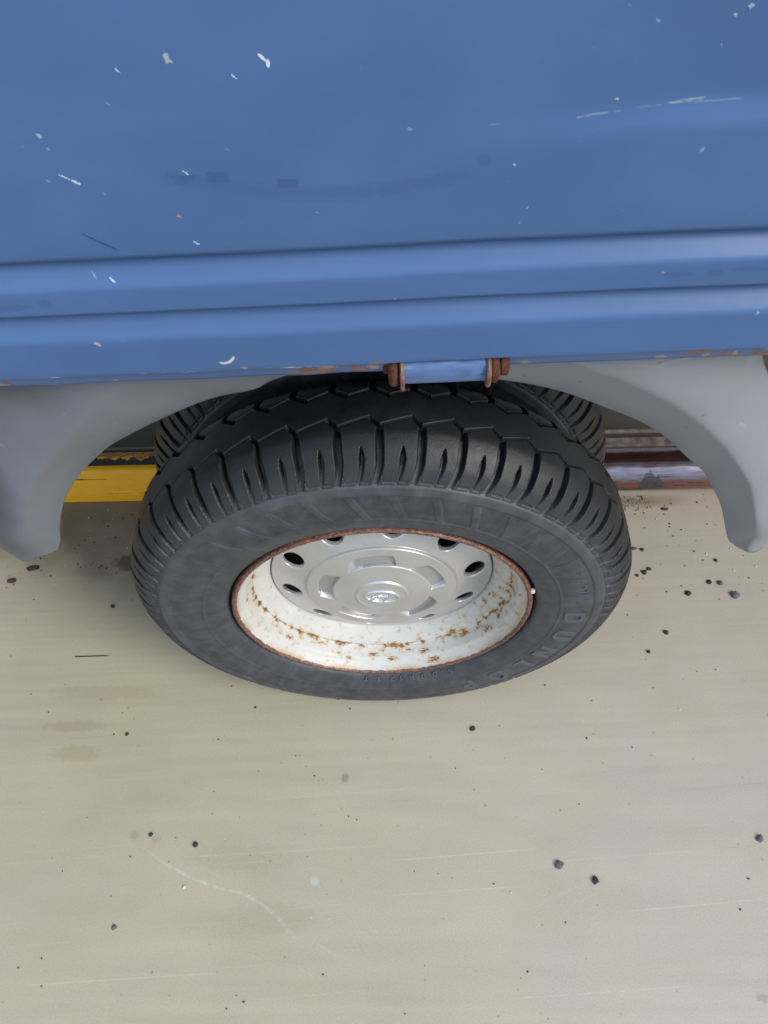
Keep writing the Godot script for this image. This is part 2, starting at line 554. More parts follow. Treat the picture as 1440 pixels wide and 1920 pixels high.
	put("back_plate", bevel_box(Vector3(1.6, 0.044, 0.012), 0.001, Vector3(0.85, 0.022, -0.086)), mat(Color(0.10, 0.06, 0.05), 0.8), o)
	tag(o, "worn brown pipe guide rail with a grey flaked patch right of the rear tyre", "rail", "guide rails along the floor")


# ---------------------------------------------------------------- truck
func build_truck() -> void:
	var t := base("pickup_truck", Vector3.ZERO)
	tag(t, "blue dropside pickup truck with a chipped side panel and a rusty silver rear wheel", "truck")
	build_panel(t)
	build_hinge(t)
	build_mudguards(t)
	put("bed_floor", bevel_box(Vector3(2.9, 0.035, 1.60), 0.003, Vector3(-0.05, 0.455, -0.735)), M.under, t)
	put("chassis_rail", bevel_box(Vector3(2.9, 0.12, 0.06), 0.004, Vector3(-0.05, 0.36, -0.42)), M.under, t)
	put("chassis_rail", bevel_box(Vector3(2.9, 0.12, 0.06), 0.004, Vector3(-0.05, 0.36, -1.02)), M.under, t)
	put("axle", rod(0.045, 1.1, Vector3(0, 0, -0.72), "z", 20, 0.004), M.under, t)
	var w := base("wheel", Vector3.ZERO, t)
	tag(w, "outer rear wheel with a silver cover and rust-flecked rim")
	var ty := tyre_mesh()
	put("tyre", ty, M.rubber, w)
	build_rim(w)
	build_cover(w)
	build_letters(w)
	var w2 := base("wheel", Vector3(0, 0, -0.163), t)
	w2.rotation.z = deg_to_rad(2.6)
	tag(w2, "inner twin wheel hidden behind the outer one")
	# the same tyre, with its own flat on the floor, is close enough to share the mesh when turned this little
	put("tyre", ty, M.rubber, w2)
	var w3 := base("wheel", Vector3(0, 0, -1.36), t)
	w3.rotation.y = PI
	tag(w3, "rear wheel on the far side of the truck")
	put("tyre", ty, M.rubber, w3)
	put("rim", lathe([Vector2(0.169, 0.055), Vector2(0.15, 0.03), Vector2(0.13, 0.0), Vector2(0.0001, -0.01)], 48), M.under, w3)
	put("rim", lathe([Vector2(0.169, 0.05), Vector2(0.15, 0.03), Vector2(0.13, 0.0), Vector2(0.13, -0.04), Vector2(0.169, -0.045)], 48), M.under, w2)


func build_panel(t: Node3D) -> void:
	var TW := 0.7
	var TH := 0.35
	var px := func(x: float, y: float) -> Vector2: return Vector2((x + 0.35) / TW * 2048.0, (0.76 - y) / TH * 1024.0)
	var im := mottled(256, 128, Color(0.268, 0.390, 0.570), 0.045, 0.018, 0.03, 0.012, 1.0)
	im.resize(2048, 1024, Image.INTERPOLATE_CUBIC)
	# rubbed dark marks and the ghost of a strap
	var dk := Color(0.20, 0.30, 0.50)
	for q in [[-0.06, 0.5657, 18, 9, 0.51, 0.08], [-0.0241, 0.5605, 18, 8, 0.51, 0.03], [-0.0774, 0.5650, 20, 7, 0.3, -0.35], [-0.082, 0.5675, 16, 5, 0.2, 0.3], [0.0784, 0.5683, 10, 9, 0.25, 0.5], [-0.182, 0.4889, 12, 9, 0.35, 0.0], [0.197, 0.4894, 30, 6, 0.35, 0.0], [0.2187, 0.4897, 16, 7, 0.3, 0.2], [-0.21, 0.487, 60, 10, 0.25, 0.0], [0.24, 0.491, 40, 6, 0.3, 0.0]]:
		var p: Vector2 = px.call(q[0], q[1])
		blot(im, p.x, p.y, q[2], q[3], q[5], dk, q[4], 0.82, 0.10, 0.22, q[4] > 0.5)
	for k in 44:
		var tt := k / 43.0
		var x := lerpf(-0.085, 0.068, tt)
		var y := 0.5665 - 0.010 * sin(tt * PI) - tt * 0.006
		var p: Vector2 = px.call(x, y)
		blot(im, p.x, p.y, 22, 15, 0.05, Color(0.222, 0.335, 0.53), 0.09, 0.5, 0.05, 0.2)
	var sc: Vector2 = px.call(-0.1432, 0.5368)
	stroke(im, [sc, px.call(-0.1258, 0.524)], 2.2, Color(0.12, 0.19, 0.38), 1.4, 0.2)
	# scuff of pale yellow-green along the crease
	for q in [[0.0793, 0.5868, 0.0858, 0.5867, 0.5], [0.1224, 0.5872, 0.1300, 0.5876, 0.5], [0.1264, 0.5880, 0.1455, 0.5889, 0.45], [0.150, 0.5899, 0.165, 0.5905, 0.2], [0.166, 0.5910, 0.1846, 0.5916, 0.8], [0.170, 0.5920, 0.186, 0.5926, 0.7], [0.1755, 0.5905, 0.2047, 0.5912, 0.35]]:
		stroke(im, [px.call(q[0], q[1]), px.call(q[2], q[3])], 3.0, Color(0.60, 0.70, 0.67), q[4] * 0.65, 1.0)
	# chips in the paint: [x, y, half length, half width, slant, tone]
	var white := Color(0.80, 0.82, 0.84)
	for q in [[-0.0705, 0.6257, 10, 7, 1.3, 1], [-0.0949, 0.6215, 7, 2, 0.8, 0], [-0.0413, 0.6161, 7, 2.5, 0.7, 0], [-0.1436, 0.5928, 8, 5, 0.8, 2], [-0.1416, 0.5858, 6, 2.5, 0.8, 3], [-0.1394, 0.5702, 13, 2.6, 0.55, 0], [-0.1344, 0.5669, 13, 4, 0.6, 0], [-0.1484, 0.5686, 6, 2.5, 0.7, 3], [-0.122, 0.5595, 5, 2, 0.7, 3], [-0.1044, 0.6066, 5, 2.5, 0.7, 3], [-0.076, 0.5689, 9, 2.5, 0.8, 0], [-0.0861, 0.5441, 9, 3.5, 0.8, 4], [-0.0806, 0.5268, 9, 3, 0.7, 0], [-0.011, 0.5426, 5, 2.5, 0.6, 3], [-0.0516, 0.5804, 5, 1.6, 0.7, 3], [-0.196, 0.5162, 12, 5, 0.0, 2], [-0.1479, 0.504, 9, 2.5, 1.0, 3], [-0.1373, 0.5015, 10, 2.6, 0.6, 0], [-0.1619, 0.4554, 10, 6, 0.6, 1], [0.1884, 0.4914, 7, 3, 0.1, 4], [0.0941, 0.5649, 5, 3.5, 0.4, 2], [0.1411, 0.5953, 4, 3.5, 0.6, 1], [0.1865, 0.6306, 5, 4, 0.2, 2], [0.1920, 0.6340, 6, 6, 0.3, 2], [0.1522, 0.6303, 6, 4, 0.5, 3], [0.0405, 0.5866, 6, 4, 0.8, 3], [0.1892, 0.5676, 7, 5, 2.0, 3], [0.1842, 0.6179, 4, 2.5, 0.6, 3], [0.1033, 0.5393, 4, 4, 0.0, 3], [-0.0722, 0.4289, 9, 6, 0.2, 4], [0.255, 0.457, 4, 4, 0, 2], [0.10, 0.53, 4, 3, 0, 3], [-0.02, 0.4785, 4, 2, 0.4, 2], [0.03, 0.4805, 4, 2, 0.4, 2]]:
		var p: Vector2 = px.call(q[0], q[1])
		var tone: Color = [white, Color(0.72, 0.68, 0.66), Color(0.66, 0.72, 0.74), Color(0.47, 0.58, 0.74), Color(0.72, 0.52, 0.40)][q[5]]
		blot(im, p.x, p.y, q[2] * 0.62, q[3] * 0.62, q[4], tone, 0.8, 0.86, 0.22, 0.75, q[5] == 1)
	var hook: Vector2 = px.call(-0.0262, 0.6225)
	blot(im, hook.x - 2, hook.y - 4, 8, 2.6, 0.8, white, 1.0, 0.8, 0.12, 0.15)
	blot(im, hook.x + 5, hook.y + 4, 6.5, 3.0, 1.7, white, 1.0, 0.8, 0.12, 0.15)
	var smile: Vector2 = px.call(-0.0826, 0.4360)
	stroke(im, [smile + Vector2(-15, 4), smile + Vector2(-6, 6), smile + Vector2(4, 4), smile + Vector2(12, -3), smile + Vector2(16, -10)], 6.0, Color(0.74, 0.74, 0.73), 1.6, 0.6)
	for k in 90:
		blot(im, rng.randf() * 2048, rng.randf() * 900, rng.randf_range(1.2, 3.5), rng.randf_range(0.8, 1.6), rng.randf_range(0.3, 1.1), Color(0.48, 0.58, 0.74), rng.randf_range(0.2, 0.6), 0.4, 0.2, 0.2)
	# shade of the two grooves painted in as darker blue
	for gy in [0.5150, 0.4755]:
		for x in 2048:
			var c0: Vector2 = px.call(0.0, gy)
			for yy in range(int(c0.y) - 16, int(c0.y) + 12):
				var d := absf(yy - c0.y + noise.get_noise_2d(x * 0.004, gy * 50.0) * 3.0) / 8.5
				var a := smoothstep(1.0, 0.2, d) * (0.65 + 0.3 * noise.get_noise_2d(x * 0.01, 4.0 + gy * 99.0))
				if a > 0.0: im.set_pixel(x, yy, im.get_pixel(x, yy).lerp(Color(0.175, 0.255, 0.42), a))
	# rust and wear on the lower hem
	for k in 150:
		var x := rng.randf_range(-0.35, 0.35)
		var heavy := smoothstep(-0.06, -0.04, x) * smoothstep(0.03, 0.02, x) + smoothstep(0.21, 0.24, x) + 0.25 * smoothstep(-0.2, -0.24, x)
		if rng.randf() > 0.10 + heavy: continue
		var p: Vector2 = px.call(x, rng.randf_range(0.412, 0.4275 if heavy > 0.5 else 0.425))
		blot(im, p.x, p.y, rng.randf_range(6, 26), rng.randf_range(4, 12), 0.0, [Color(0.50, 0.36, 0.28), Color(0.60, 0.52, 0.46), Color(0.45, 0.30, 0.22)][k % 3], 0.9, 0.5, 0.1, 0.5)
	for k in 70:
		var x := rng.randf_range(-0.35, 0.35)
		var p: Vector2 = px.call(x, 0.4262 + rng.randf_range(-0.001, 0.0015))
		blot(im, p.x, p.y, rng.randf_range(3, 14), rng.randf_range(1.0, 2.6), 0.0, Color(0.70, 0.74, 0.78), rng.randf_range(0.2, 0.8), 0.5, 0.2, 0.4)
	var m := mat(Color(1, 1, 1), 0.46, 0.0, 0.5)
	m.albedo_texture = tex(im)
	m.roughness_texture = grain(0.01, Color(0.82, 0.82, 0.82), Color(1, 1, 1), 51)
	m.normal_enabled = true
	m.normal_texture = grain(0.08, Color(), Color(), 52, 512, 2.0)
	m.normal_scale = 0.02
	M.blue = m
	var prof := smooth_curve([Vector2(0.80, 0.060), Vector2(0.802, 0.075), Vector2(0.802, 0.095), Vector2(0.797, 0.1), Vector2(0.76, 0.1)], 0.006)
	prof += smooth_curve([Vector2(0.755, 0.1), Vector2(0.56, 0.1003), Vector2(0.524, 0.1)], 0.006)
	prof += smooth_curve([Vector2(0.5205, 0.0997), Vector2(0.5170, 0.0975), Vector2(0.5146, 0.0930), Vector2(0.5128, 0.0910), Vector2(0.5105, 0.0902), Vector2(0.5080, 0.0912), Vector2(0.4990, 0.0988), Vector2(0.4965, 0.0997), Vector2(0.4940, 0.0999), Vector2(0.4800, 0.0999), Vector2(0.4800, 0.0996), Vector2(0.4772, 0.0975), Vector2(0.4746, 0.0930), Vector2(0.4728, 0.0910), Vector2(0.4708, 0.0902), Vector2(0.4684, 0.0912), Vector2(0.4590, 0.0988), Vector2(0.4565, 0.0997), Vector2(0.4530, 0.1), Vector2(0.4300, 0.0999), Vector2(0.4272, 0.0992), Vector2(0.4255, 0.0968), Vector2(0.4235, 0.0945), Vector2(0.4135, 0.0915), Vector2(0.4120, 0.0900), Vector2(0.4120, 0.0870), Vector2(0.4200, 0.0850), Vector2(0.4400, 0.0840), Vector2(0.80, 0.0600)], 0.0016)
	var P := PackedVector3Array()
	var UV := PackedVector2Array()
	var xs := [-1.5, -1.2, -0.9, -0.6]
	for k in 101: xs.append(lerpf(-0.45, 0.45, k / 100.0))
	xs += [0.6, 0.9, 1.2, 1.4]
	for x in xs:
		for q in prof:
			var z: float = q.y
			var y: float = q.x
			if z > 0.09 and y > 0.52:
				var yc := 0.5868 + 0.004 * smoothstep(0.1, 0.18, x)
				var amp := smoothstep(0.06, 0.2, x) * 0.0042
				var d := y - yc
				z -= amp * (exp(-d / 0.035) if d > 0.0 else smoothstep(-0.010, 0.0, d))
				z += noise.get_noise_2d(x * 4.0, y * 5.0) * 0.0016 * smoothstep(0.53, 0.58, y)
			y += noise.get_noise_2d(x * 3.0, 3.0) * 0.0015 * (1.0 if y < 0.53 else 0.0)
			if y < 0.43: y += noise.get_noise_2d(x * 16.0, 13.0) * 0.0012
			P.append(Vector3(x, y, z))
			UV.append(Vector2((x + 0.35) / TW, (0.76 - y) / TH))
	tag(put("side_panel", grid(P, xs.size(), prof.size(), UV), m, t), "blue ribbed bed side with paint chips and a scuffed crease")


func build_hinge(t: Node3D) -> void:
	var h := base("hinge", Vector3(0.0, 0.0, 0.0), t)
	var blue := mat(Color(0.095, 0.17, 0.35), 0.42)
	blue.albedo_texture = grain(0.012, Color(0.88, 0.88, 0.88), Color(1, 1, 1), 61)
	triplanar(blue, 8.0)
	# folded sleeve: a flattened tube under the panel
	var P := PackedVector3Array()
	var nx := 14
	for i in nx + 1:
		var x := lerpf(0.0338, 0.0895, float(i) / nx)
		for j in 29:
			var a := TAU * j / 28.0
			var ca := cos(a)
			var sa := sin(a)
			var sx := signf(ca) * pow(absf(ca), 0.72) * 0.0105
			var sy := signf(sa) * pow(absf(sa), 0.72) * 0.0105
			var dent := 0.0008 * noise.get_noise_2d(x * 60.0, a)
			P.append(Vector3(x, 0.4145 + sy + dent, 0.0905 + sx + dent))
	put("sleeve", grid(P, nx + 1, 29, PackedVector2Array(), PackedColorArray(), false, true), blue, h)
	put("pin", rod(0.0052, 0.086, Vector3(0.0625, 0.4155, 0.0905), "x", 16), M.rust, h)
	# hem lip blob of chipped paint
	for s in [[0.0268, 0.0075], [0.0945, 0.0075]]:
		var lug := SurfaceTool.new()
		lug.begin(Mesh.PRIMITIVE_TRIANGLES)
		var rp := lathe([Vector2(0.0001, -s[1] / 2), Vector2(0.0095, -s[1] / 2), Vector2(0.0118, -s[1] / 2 + 0.002), Vector2(0.0118, s[1] / 2 - 0.002), Vector2(0.0095, s[1] / 2), Vector2(0.0001, s[1] / 2)], 24)
		lug.append_from(rp, 0, Transform3D(Basis(Vector3.UP, PI / 2), Vector3(s[0], 0.4135, 0.0915)))
		lug.append_from(bevel_box(Vector3(s[1] * 0.96, 0.024, 0.022), 0.0015, Vector3(s[0], 0.426, 0.089)), 0, Transform3D())
		put("lug", lug.commit(), M.rust, h)
	put("washer", rod(0.0145, 0.0030, Vector3(0.0323, 0.4125, 0.0915), "x", 28, 0.0009), M.washer, h)
	put("washer", rod(0.0145, 0.0030, Vector3(0.0905, 0.4130, 0.0915), "x", 28, 0.0009), M.washer, h)
	var st := SurfaceTool.new()
	st.begin(Mesh.PRIMITIVE_TRIANGLES)
	st.append_from(lathe([Vector2(0.0001, -0.003), Vector2(0.0075, -0.003), Vector2(0.0082, -0.002), Vector2(0.0082, 0.002), Vector2(0.0070, 0.003), Vector2(0.0001, 0.0032)], 6), 0, Transform3D(Basis(Vector3.UP, PI / 2), Vector3(0.1015, 0.4165, 0.0935)))
	put("nut", st.commit(), M.rust, h)


func build_mudguards(t: Node3D) -> void:
	var im := mottled(256, 256, Color(0.505, 0.522, 0.545), 0.04, 0.03, 0.03, 0.015, 2.0)
	im.resize(1024, 1024, Image.INTERPOLATE_CUBIC)
	var mp := func(x: float, y: float) -> Vector2: return Vector2((x + 0.5) * 1024.0, (0.9 - y) * 1024.0)
	var pale := Color(0.62, 0.63, 0.63)
	for q in [[0.215, 0.385, 0.26, 0.392, 2.0, 0.6], [0.15, 0.395, 0.17, 0.389, 1.5, 0.5], [0.18, 0.391, 0.24, 0.379, 1.4, 0.4], [-0.316, 0.325, -0.295, 0.314, 2.5, 1.3], [0.365, 0.235, 0.373, 0.222, 4.0, 0.8], [0.298, 0.315, 0.305, 0.309, 3.0, 0.5], [0.19, 0.327, 0.2, 0.319, 2.5, 0.5]]:
		stroke(im, [mp.call(q[0], q[1]), mp.call(q[2], q[3])], q[4], pale, q[5])
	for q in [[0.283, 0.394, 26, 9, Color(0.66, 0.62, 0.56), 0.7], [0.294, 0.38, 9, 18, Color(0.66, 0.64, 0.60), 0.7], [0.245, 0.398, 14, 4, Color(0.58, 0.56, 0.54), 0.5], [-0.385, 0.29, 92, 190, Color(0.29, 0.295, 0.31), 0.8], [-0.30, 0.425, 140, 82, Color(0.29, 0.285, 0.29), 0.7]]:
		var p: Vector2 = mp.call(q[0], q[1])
		blot(im, p.x, p.y, q[2], q[3], 0.0, q[4], q[5], 0.0 if q[2] < 40 else 0.4, 0.04 if q[2] < 40 else 0.008, 0.5 if q[2] < 40 else 0.25)  # the two wide dark blots paint shade onto the left guard
	for k in 120:
		var p: Vector2 = mp.call(rng.randf_range(-0.42, 0.42), rng.randf_range(0.1, 0.42))
		if rng.randf() < 0.45:
			stroke(im, [p, p + Vector2(rng.randf_range(-18, 18), rng.randf_range(2, 22))], 1.0, Color(0.52, 0.53, 0.54), rng.randf_range(0.1, 0.35))
		else:
			blot(im, p.x, p.y, rng.randf_range(1, 2.4), rng.randf_range(0.8, 1.6), rng.randf() * 3.0, Color(0.66, 0.66, 0.66) if k % 3 else Color(0.2, 0.2, 0.2), rng.randf_range(0.2, 0.7), 0.4, 0.2, 0.2)
	var m := mat(Color(1, 1, 1), 0.48, 0.0, 0.45)
	m.albedo_texture = tex(im)
	m.roughness_texture = grain(0.02, Color(0.85, 0.85, 0.85), Color(1, 1, 1), 71)
	var sides := [
		[[[-0.03, 0.377], [-0.0654, 0.3659], [-0.0828, 0.3565], [-0.1167, 0.3483], [-0.1488, 0.3342], [-0.1826, 0.3168], [-0.2127, 0.2982], [-0.2339, 0.2803], [-0.2556, 0.2591], [-0.2737, 0.2366], [-0.2889, 0.2124], [-0.3054, 0.1778], [-0.3130, 0.1560], [-0.3185, 0.1455], [-0.3233, 0.1372]],
		[[-0.08, 0.435], [-0.1297, 0.412], [-0.1563, 0.398], [-0.1806, 0.3805], [-0.2035, 0.3596], [-0.2237, 0.3402], [-0.2434, 0.3209], [-0.262, 0.3014], [-0.2762, 0.2864], [-0.2891, 0.2685], [-0.3049, 0.24], [-0.3183, 0.2128], [-0.3290, 0.1900], [-0.3360, 0.1640], [-0.3410, 0.1445]],
		[[-0.12, 0.45], [-0.19, 0.45], [-0.25, 0.43], [-0.285, 0.395], [-0.301, 0.36], [-0.316, 0.335], [-0.3278, 0.313], [-0.3393, 0.2927], [-0.3495, 0.2714], [-0.3593, 0.2489], [-0.3726, 0.2169], [-0.3844, 0.1823], [-0.3895, 0.1560], [-0.3905, 0.1340], [-0.3835, 0.1149]]],
		[[[0.07, 0.365], [0.114, 0.3542], [0.1514, 0.3414], [0.1826, 0.3262], [0.2163, 0.3064], [0.2363, 0.2927], [0.2567, 0.2744], [0.2778, 0.2508], [0.2983, 0.2291], [0.3126, 0.2059], [0.3298, 0.1762], [0.344, 0.1428], [0.3525, 0.1220], [0.3585, 0.1100], [0.3623, 0.1058]],
		[[0.11, 0.42], [0.1546, 0.396], [0.1734, 0.3833], [0.1959, 0.3722], [0.2197, 0.3567], [0.2374, 0.3446], [0.2547, 0.3297], [0.2714, 0.3143], [0.293, 0.2899], [0.3085, 0.2694], [0.3303, 0.237], [0.3469, 0.1997], [0.3600, 0.1660], [0.3680, 0.1400], [0.3715, 0.1105]],
		[[0.14, 0.44], [0.20, 0.44], [0.25, 0.44], [0.288, 0.41], [0.3037, 0.3685], [0.3129, 0.3513], [0.3222, 0.3363], [0.3433, 0.3010], [0.3534, 0.2806], [0.3659, 0.2517], [0.3895, 0.1878], [0.3978, 0.1569], [0.4020, 0.1330], [0.4025, 0.1160], [0.4040, 0.0960]]]]
	for s in 2:
		var P := PackedVector3Array()
		var UV := PackedVector2Array()
		var n: int = sides[s][0].size()
		var curves := []
		for c in 3:
			var pts := []
			for q in sides[s][c]: pts.append(Vector2(q[0], q[1]))
			curves.append(pts)
		var rows := (n - 1) * 5 + 1
		var cols := 0
		for i in rows:
			var k := mini(i / 5, n - 2)
			var f := (i - k * 5) / 5.0
			var q := []
			for c in 3:
				var a: Array = curves[c]
				q.append((a[k] as Vector2).cubic_interpolate(a[k + 1], a[maxi(k - 1, 0)], a[mini(k + 2, n - 1)], f))
			var tip := smoothstep(rows - 14.0, rows - 1.0, float(i))
			# inside return, rolled edge, lip slope, plate, rolled outer edge, back
			var line := []
			var out0: Vector2 = (q[1] - q[0]).normalized()
			line.append([q[0] + out0 * 0.004, 0.030])
			line.append([q[0] + out0 * 0.001, 0.0450])
			line.append([q[0], 0.0478])
			line.append([q[0] + out0 * 0.0008, 0.0493])
			line.append([q[0] + out0 * 0.003, 0.0500])
			for w in [0.2, 0.4, 0.6, 0.8, 0.93, 1.0]:
				line.append([q[0].lerp(q[1], w), lerpf(0.0500, 0.0716 - tip * 0.010, w)])
			line.append([q[1].lerp(q[2], 0.06), 0.0720 - tip * 0.010])
			for w in [0.15, 0.3, 0.5, 0.7, 0.9]:
				line.append([q[1].lerp(q[2], w), 0.0722 - tip * 0.010 - (0.030 if s == 0 else 0.022) * w * w])
			line.append([q[1].lerp(q[2], 0.98), 0.0715 - (0.030 if s == 0 else 0.022) - tip * 0.010])
			line.append([q[2], 0.0690 - (0.030 if s == 0 else 0.022) - tip * 0.010])
			line.append([q[2] - (q[2] - q[1]).normalized() * 0.004, 0.015])
			cols = line.size()
			for e in line:
				P.append(Vector3(e[0].x, e[0].y, e[1] + noise.get_noise_2d(e[0].x * 9.0, e[0].y * 9.0) * 0.0012))
				UV.append(Vector2(e[0].x + 0.5, 0.9 - e[0].y))
		# turned-in edge along the blunt end
		var last := P.size() - cols
		for j in cols:
			P.append(P[last + j] + Vector3(0.0, -0.0008, -0.004))
			UV.append(UV[last + j])
		for j in cols:
			P.append(P[last + j] + Vector3(0.0, 0.002, -0.014))
			UV.append(UV[last + j])
		rows += 2
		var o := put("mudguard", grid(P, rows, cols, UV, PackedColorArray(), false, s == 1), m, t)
		tag(o, "grey mudguard left of the wheel, tinted darker for its shade" if s == 0 else "paler grey mudguard right of the wheel")
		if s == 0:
			var dirty: StandardMaterial3D = m.duplicate()   # left one tinted darker to stand for its shade
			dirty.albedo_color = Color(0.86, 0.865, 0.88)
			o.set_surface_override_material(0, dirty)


# ---------------------------------------------------------------- wheel
func tread_depth(u: float, z: float, below: float) -> float:
	# u: 0..1 along one pitch; z: across, from the wheel's mid plane; below: distance past the shoulder, as a share of the buttress
	var d := 0.0
	# zigzag grooves
	var u1 := fposmod(u, 1.0)
	var zf := lerpf(0.0190, 0.0095, u1 / 0.75) if u1 < 0.75 else lerpf(0.0095, 0.0190, (u1 - 0.75) / 0.25)
	if below < 0.0:
		var diag := u1 > 0.75
		var dist := absf(z - zf) * (0.68 if diag else 0.97)
		d = maxf(d, (0.0060 if diag else 0.0040) * smoothstep(0.0026 if diag else 0.0018, 0.0012 if diag else 0.0007, dist))
		var u2 := fposmod(u - 0.25, 1.0)
		var zr := lerpf(-0.0165, -0.0255, u2 / 0.6) if u2 < 0.6 else lerpf(-0.0255, -0.0165, (u2 - 0.6) / 0.4)
		diag = u2 > 0.6
		dist = absf(z - zr) * (0.80 if diag else 0.97)
		d = maxf(d, (0.0065 if diag else 0.0036) * smoothstep(0.0030 if diag else 0.0017, 0.0010, dist))
	# cross grooves to the shoulders
	var bend := 0.0
	if below > 0.0: bend = 0.16 * below * below
	var fall := clampf(below, 0.0, 1.0)
	if z > 0.0:
		if z > zf - 0.001:
			var du := absf(fposmod(u + bend + 0.5, 1.0) - 0.5) * 0.0377
			var hw := lerpf(0.0026, 0.0034, smoothstep(0.019, 0.04, z)) - 0.0006 * fall
			d = maxf(d, lerpf(0.0075, 0.0016, fall * fall) * smoothstep(hw + 0.0006, hw - 0.0006, du))
		if z > 0.0375:
			var du2 := absf(fposmod(u + bend - 0.56 + 0.5, 1.0) - 0.5) * 0.0377
			var hw2 := 0.0019 * smoothstep(0.0375, 0.046, z) + 0.0002 - 0.0005 * fall
			d = maxf(d, lerpf(0.0058, 0.0012, fall) * smoothstep(hw2 + 0.0006, hw2 - 0.0005, du2))
	else:
		var zr2 := -0.0255
		if z < zr2 + 0.001:
			var du := absf(fposmod(u - 0.85 + bend + 0.5, 1.0) - 0.5) * 0.0377
			var hw := lerpf(0.0028, 0.0034, smoothstep(-0.0255, -0.04, z)) - 0.0010 * fall
			d = maxf(d, lerpf(0.0068, 0.0012, fall * fall) * smoothstep(hw + 0.0006, hw - 0.0006, du))
		if z < -0.036:
			var du2 := absf(fposmod(u - 0.35 + bend + 0.5, 1.0) - 0.5) * 0.0377
			var hw2 := 0.0014 * smoothstep(-0.036, -0.041, z) + 0.0002
			d = maxf(d, lerpf(0.0050, 0.0008, fall) * smoothstep(hw2 + 0.0006, hw2 - 0.0005, du2))
	# stepped mould line low on the buttress
	if below > 0.3:
		var ub := fposmod(u + bend, 1.0)
		var edge := minf(ub, 1.0 - ub)
		if edge > 0.09:
			var lv := 0.86 if edge > 0.19 else lerpf(0.62, 0.86, clampf((edge - 0.11) / 0.08, 0.0, 1.0))
			var near := absf(below - lv)
			d = maxf(d, 0.0009 * smoothstep(0.055, 0.025, near))
	return d


